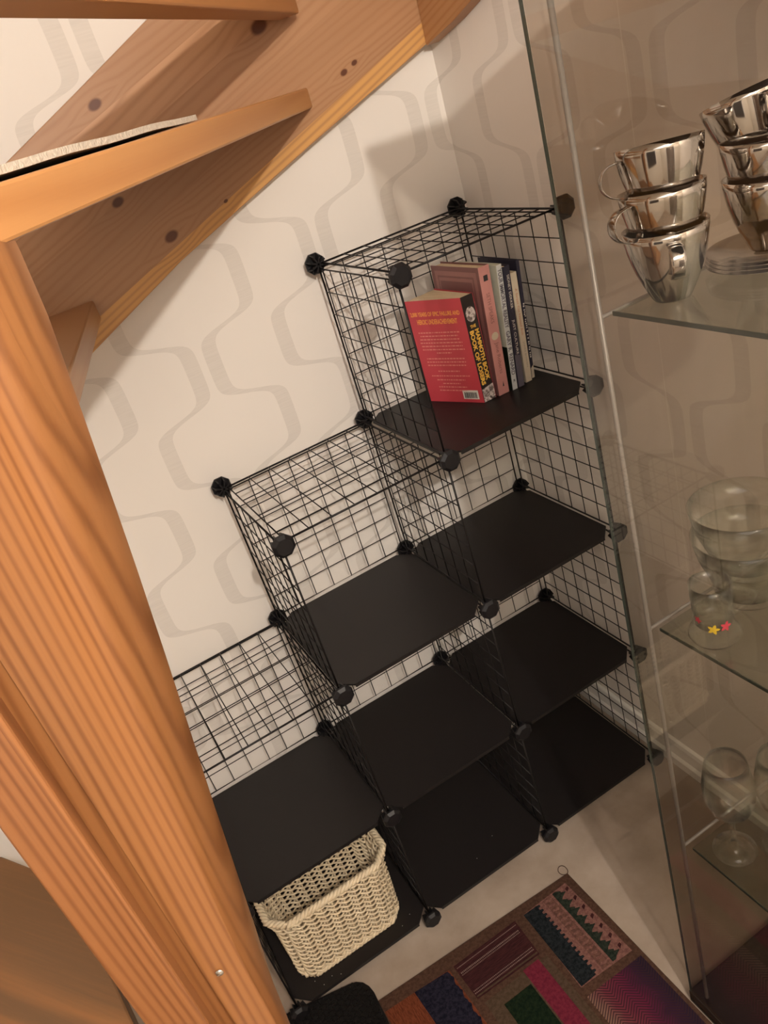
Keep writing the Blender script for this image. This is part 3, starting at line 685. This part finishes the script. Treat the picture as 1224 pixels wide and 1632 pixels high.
for k, (lb, ins) in enumerate((('lower clear glass bowl of the nested pair behind the mug', 0), ('upper clear glass bowl nested in the lower one behind the mug', 1))):
    z = SH2 + k * 0.048
    mb = MB(); mb.lathe([(0.0005, 0), (0.044, 0.0), (0.047, 0.006), (0.052, 0.035), (0.066, 0.07), (0.074, 0.108), (0.0715, 0.108), (0.0635, 0.07), (0.0495, 0.036), (0.043, 0.010), (0.0005, 0.007)], (GBX, GBY, z), 48)
    tag(mb.build('glass_bowl', M_gw), lb, 'bowl', 'nested glass bowls on the middle shelf')
WGP = [(0.0005, 0.0), (0.036, 0.0), (0.0365, 0.0015), (0.020, 0.004), (0.0065, 0.012), (0.0042, 0.03), (0.0040, 0.065), (0.007, 0.080), (0.020, 0.090), (0.034, 0.108), (0.0415, 0.135), (0.0415, 0.160), (0.037, 0.188), (0.033, 0.212), (0.0318, 0.212), (0.0355, 0.188), (0.040, 0.160), (0.040, 0.135), (0.0328, 0.110), (0.018, 0.093), (0.0005, 0.086)]
def wineglass(lb, x, y):
    o = thing('wine_glass', lb, 'wine glass', (x, y, SH3), 'wine glasses on the lowest glass shelf')
    MB().lathe(WGP[7:], (x, y, SH3), 40).build('bowl', M_gw, o)
    MB().lathe(WGP[:8], (x, y, SH3), 40).build('stem_and_foot', M_gw, o)
wineglass('leftmost clear wine glass with a short stem on the lowest glass shelf', 0.783, -0.965)
wineglass('clear wine glass at the right edge of the photo, right of the first one', 0.850, -1.012)
mb = MB(); mb.lathe([(0.0005, 0), (0.05, 0), (0.056, 0.008), (0.066, 0.05), (0.078, 0.11), (0.082, 0.16), (0.0795, 0.16), (0.0755, 0.11), (0.063, 0.05), (0.052, 0.012), (0.0005, 0.008)], (0.865, -1.100, 0.0125), 48)
tag(mb.build('glass_vase', M_gw), 'wide clear glass vase standing on the dark base of the cabinet', 'vase')

# ------------------------------------------------------------------ patchwork rug and dark mat
def fabric(name, c1, c2, scale=120, rough=0.95, stretch=(1, 1)):
    t = NT(name); p = t.pos(); sx = t.n.new('ShaderNodeSeparateXYZ'); t.link(p, sx.inputs[0])
    v = t.comb(t.math('MULTIPLY', sx.outputs[0], stretch[0]), t.math('MULTIPLY', sx.outputs[1], stretch[1]), 0.0)
    n_ = t.noise(v, scale, 3, 0.7); t.bump(n_, 0.5, 0.001)
    return t.out(t.mix(t.smooth(n_, 0.35, 0.65), c1, c2), rough, 0, 0.1)
F_border = fabric('brown_rug_border', (0.0440, 0.0220, 0.0146), (0.0726, 0.0374, 0.0242))
F_olive = fabric('olive_brown_field', (0.0462, 0.0299, 0.0176), (0.0704, 0.0440, 0.0286))
F_black = fabric('blue_black_wool', (0.0044, 0.0058, 0.0070), (0.0154, 0.0176, 0.0198))
F_pink = fabric('dusty_pink_wool', (0.1100, 0.0484, 0.0396), (0.1848, 0.0880, 0.0726))
F_green = fabric('dark_green_wool', (0.0079, 0.0123, 0.0088), (0.0242, 0.0286, 0.0198))
F_brpink = fabric('brown_pink_wool', (0.0748, 0.0352, 0.0264), (0.1232, 0.0594, 0.0440))
F_maroon = fabric('maroon_wool', (0.0242, 0.0070, 0.0079), (0.0440, 0.0132, 0.0132), 120, 0.95, (0.3, 3))
F_light = fabric('pale_stitch', (0.1496, 0.0968, 0.0836), (0.1980, 0.1408, 0.1232))
F_dgreen = fabric('bottle_green_patch', (0.0026, 0.0070, 0.0035), (0.0088, 0.0154, 0.0066))
F_magenta = fabric('raspberry_strip', (0.0880, 0.0088, 0.0198), (0.1276, 0.0154, 0.0286))
F_rust = fabric('rust_wool', (0.0792, 0.0198, 0.0088), (0.1452, 0.0396, 0.0176), 120, 0.95, (3, 0.5))
F_navy = fabric('navy_wool', (0.0044, 0.0044, 0.0097), (0.0176, 0.0154, 0.0264))
def herring():
    t = NT('herringbone_weave'); p = t.pos(); sx = t.n.new('ShaderNodeSeparateXYZ'); t.link(p, sx.inputs[0])
    x, y = sx.outputs[0], sx.outputs[1]
    zz = t.math('ABSOLUTE', t.math('SUBTRACT', t.math('FRACT', t.math('MULTIPLY', x, 22)), 0.5))
    s = t.math('SINE', t.math('ADD', t.math('MULTIPLY', y, 900), t.math('MULTIPLY', zz, 34)))
    g = t.math('ADD', t.math('MULTIPLY', t.math('SUBTRACT', x, 0.545), 6.6), t.math('MULTIPLY', t.math('SUBTRACT', t.noise(p, 25, 2), 0.5), 0.35))
    base = t.ramp(g, [(0.05, (0.16, 0.09, 0.065)), (0.3, (0.11, 0.022, 0.032)), (0.55, (0.085, 0.010, 0.030)), (0.75, (0.028, 0.009, 0.024)), (0.95, (0.014, 0.009, 0.018))])
    return t.out(t.mix(t.smooth(s, -0.2, 0.9), base, (0.03, 0.012, 0.015)), 0.95, 0, 0.1)
F_herr = herring()
rug = thing('patchwork_rug', 'dark patchwork rug of woven pieces with brown borders on the beige floor', 'rug', (0.45, -0.85, FZ))
ZR = FZ + 0.006
rp = [(0.150, -0.452), (0.706, -0.478), (0.709, -1.5), (0.150, -1.5)]
MB().prism(rp, lambda p: (p[0], p[1], FZ + 0.0004), lambda p: (p[0], p[1], ZR)).build('border', F_border, rug, 0.0015)
def patch(pieces, mats, name='patch', z=0.0006, label=None):
    mb = MB()
    for j, (pts, mi) in enumerate(pieces):
        zz = z + 0.0004 * min(j, 3)
        mb.prism(pts, lambda p: (p[0], p[1], ZR - 0.0002), lambda p, zz=zz: (p[0], p[1], ZR + zz), mi)
    o = mb.build(name, mats, rug)
    if label: tag(o, label)
    return o
def comb_edge(x, y0, y1, n, d):      # toothed edge running along y
    pts = []; st = (y1 - y0) / n
    for k in range(n): pts += [(x, y0 + st * k), (x + d, y0 + st * (k + .15)), (x + d, y0 + st * (k + .5)), (x, y0 + st * (k + .6))]
    return pts + [(x, y1)]
def zig(x, y0, y1, n, d):
    pts = []; st = (y1 - y0) / n
    for k in range(n): pts += [(x, y0 + st * k), (x + d * .55, y0 + st * (k + .25)), (x + d * .45, y0 + st * (k + .38)), (x + d, y0 + st * (k + .55)), (x + d * .3, y0 + st * (k + .8))]
    return pts + [(x, y1)]
Y0, Y1 = -0.498, -0.714
pc = [([(0.556, Y0), (0.684, Y0 + .002), (0.690, Y1 - .006), (0.548, Y1)], 0),
      ([(0.553, Y0 - .001)] + comb_edge(0.592, Y0 - .002, Y1 + .002, 16, 0.007) + [(0.550, Y1 + .001)], 1),
      ([(0.611, Y0 - .002), (0.634, Y0 - .002), (0.634, Y1 + .001), (0.611, Y1 + .001)], 4),
      ([(0.640, Y0 - .002)] + zig(0.650, Y0 - .002, Y1 + .001, 8, 0.020) + [(0.640, Y1 + .001)][::-1], 2)]
for k in range(7):
    y = Y0 - .014 - k * .0305; x = 0.677
    pc.append(([(x - .004, y + .003), (x + .004, y + .006), (x + .005, y), (x - .004, y - .006)], 3))
for k in range(14):
    y = Y0 - .010 - k * .0150; pc.append(([(0.611, y), (0.618, y + .0045), (0.634, y + .001), (0.626, y - .004)], 0))
patch(pc, [F_pink, F_black, F_green, F_maroon, F_brpink], label='pink, black and green toothed patch at the rug corner')
pc = [([(0.348, -0.497), (0.528, -0.497), (0.524, -0.598), (0.352, -0.594)], 0)]
for (y, h_) in ((-0.506, .0012), (-0.5205, .0030), (-0.527, .0015), (-0.574, .0016), (-0.580, .0022)):
    if h_ > .0014:
        for k in range(44):
            x = 0.354 + k * .0038; pc.append(([(x, y), (x + .0022, y), (x + .0022, y - h_), (x, y - h_)], 1))
    else: pc.append(([(0.352, y), (0.524, y), (0.524, y - h_), (0.352, y - h_)], 1))
pc.append(([(0.354, -0.5875), (0.522, -0.5905), (0.522, -0.5935), (0.354, -0.5905)], 2))
patch(pc, [F_maroon, F_light, F_olive], label='maroon patch with pale stitched stripes')
patch([([(0.360, -0.610), (0.535, -0.610), (0.535, -1.0), (0.360, -1.0)], 0), ([(0.392, -0.640), (0.466, -0.640), (0.466, -0.97), (0.392, -0.97)], 1), ([(0.470, -0.606), (0.514, -0.606), (0.514, -0.97), (0.470, -0.97)], 2)], [F_olive, F_dgreen, F_magenta], label='olive patch with bottle green and raspberry strips')
patch([([(0.165, -0.486), (0.336, -0.497), (0.340, -0.76), (0.165, -0.76)], 0), ([(0.243, -0.491)] + zig(0.330, -0.498, -0.758, 7, 0.006) + [(0.255, -0.758)][::1], 1), ([(0.168, -0.50), (0.243, -0.498), (0.247, -0.75), (0.168, -0.75)], 2)], [F_rust, F_navy, F_rust], label='rust and navy patch')
patch([([(0.545, -0.737), (0.697, -0.740), (0.697, -1.05), (0.545, -1.05)], 0)], [F_herr], label='raspberry and purple herringbone patch')
lp = [(0.700 + 0.011 * math.cos(a) + 0.003, -0.463 + 0.014 * math.sin(a), FZ + 0.0025 + 0.001 * math.sin(2 * a)) for a in [2 * PI * k / 20 for k in range(20)]]
MB().tube(lp, 0.0009, 5, True).build('hanging_loop', F_border, rug)
# honeycomb rubber mat overlapping the rug's corner
M_rub = plain('black_rubber', (0.006, 0.005, 0.005), 0.6, 0, 0.2)
mat = thing('rubber_mat', 'black honeycomb mat with a rounded corner overlapping the patchwork rug', 'mat', (0.05, -0.55, ZR + 0.002))
zm = ZR + 0.004; e1 = Vector((0.977, -0.211)); e2 = Vector((-0.05, -1.0)).normalized(); corner = Vector((0.168, -0.389))
def mp(a, b): q = corner - e1 * a + e2 * b; return (q.x, q.y)     # a: to the left from the corner, b: towards the room
mpts = [(0.0, 0.42), (0.0, 0.045), (0.004, 0.026), (0.013, 0.011), (0.027, 0.002), (0.045, 0.0), (0.27, 0.0), (0.27, 0.42)]
MB().prism([mp(*q) for q in mpts], lambda p: (p[0], p[1], zm), lambda p: (p[0], p[1], zm + 0.004)).build('mat_base', M_rub, mat, 0.001)
mb = MB(); hx = 0.0085
for i in range(19):
    for j in range(26):
        a = 0.012 + i * hx * 1.55; b = 0.010 + j * hx * 1.8 + (hx * 0.9 if i % 2 else 0)
        if a < 0.045 and b < 0.045 and (a - 0.045) ** 2 + (b - 0.045) ** 2 > 0.036 ** 2: continue
        if b > 0.33: continue
        c0 = mp(a, b); ro, ri = hx * 0.98, hx * 0.72
        v = []
        for rr, zz in ((ro, zm + 0.0038), (ro, zm + 0.007), (ri, zm + 0.007), (ri, zm + 0.0038)):
            for k in range(6): t_ = PI / 3 * k + 0.2; v.append((c0[0] + rr * math.cos(t_), c0[1] + rr * math.sin(t_), zz))
        mb.add(v, [(L * 6 + k, L * 6 + (k + 1) % 6, (L + 1) * 6 + (k + 1) % 6, (L + 1) * 6 + k) for L in range(3) for k in range(6)])
mb.build('honeycomb_tread', M_rub, mat)
# bits of lint on the shelf sheets: countless specks
mb = MB()
for (x, y) in [(0.33, -0.33), (0.06, -0.33), (0.10, -0.345), (0.05, -0.28), (0.12, -0.355), (0.075, -0.352), (0.62, -0.28), (0.55, -0.31), (0.30, -0.345)]:
    mb.lathe([(0.0001, 0.0012), (0.0011, 0.0006), (0.0001, 0.0)], (x, y, 0.0032), 6)
tag(mb.build('lint_specks', M_whiteprint), 'scattered white lint specks on the lowest black shelf sheets', 'lint', kind='stuff')
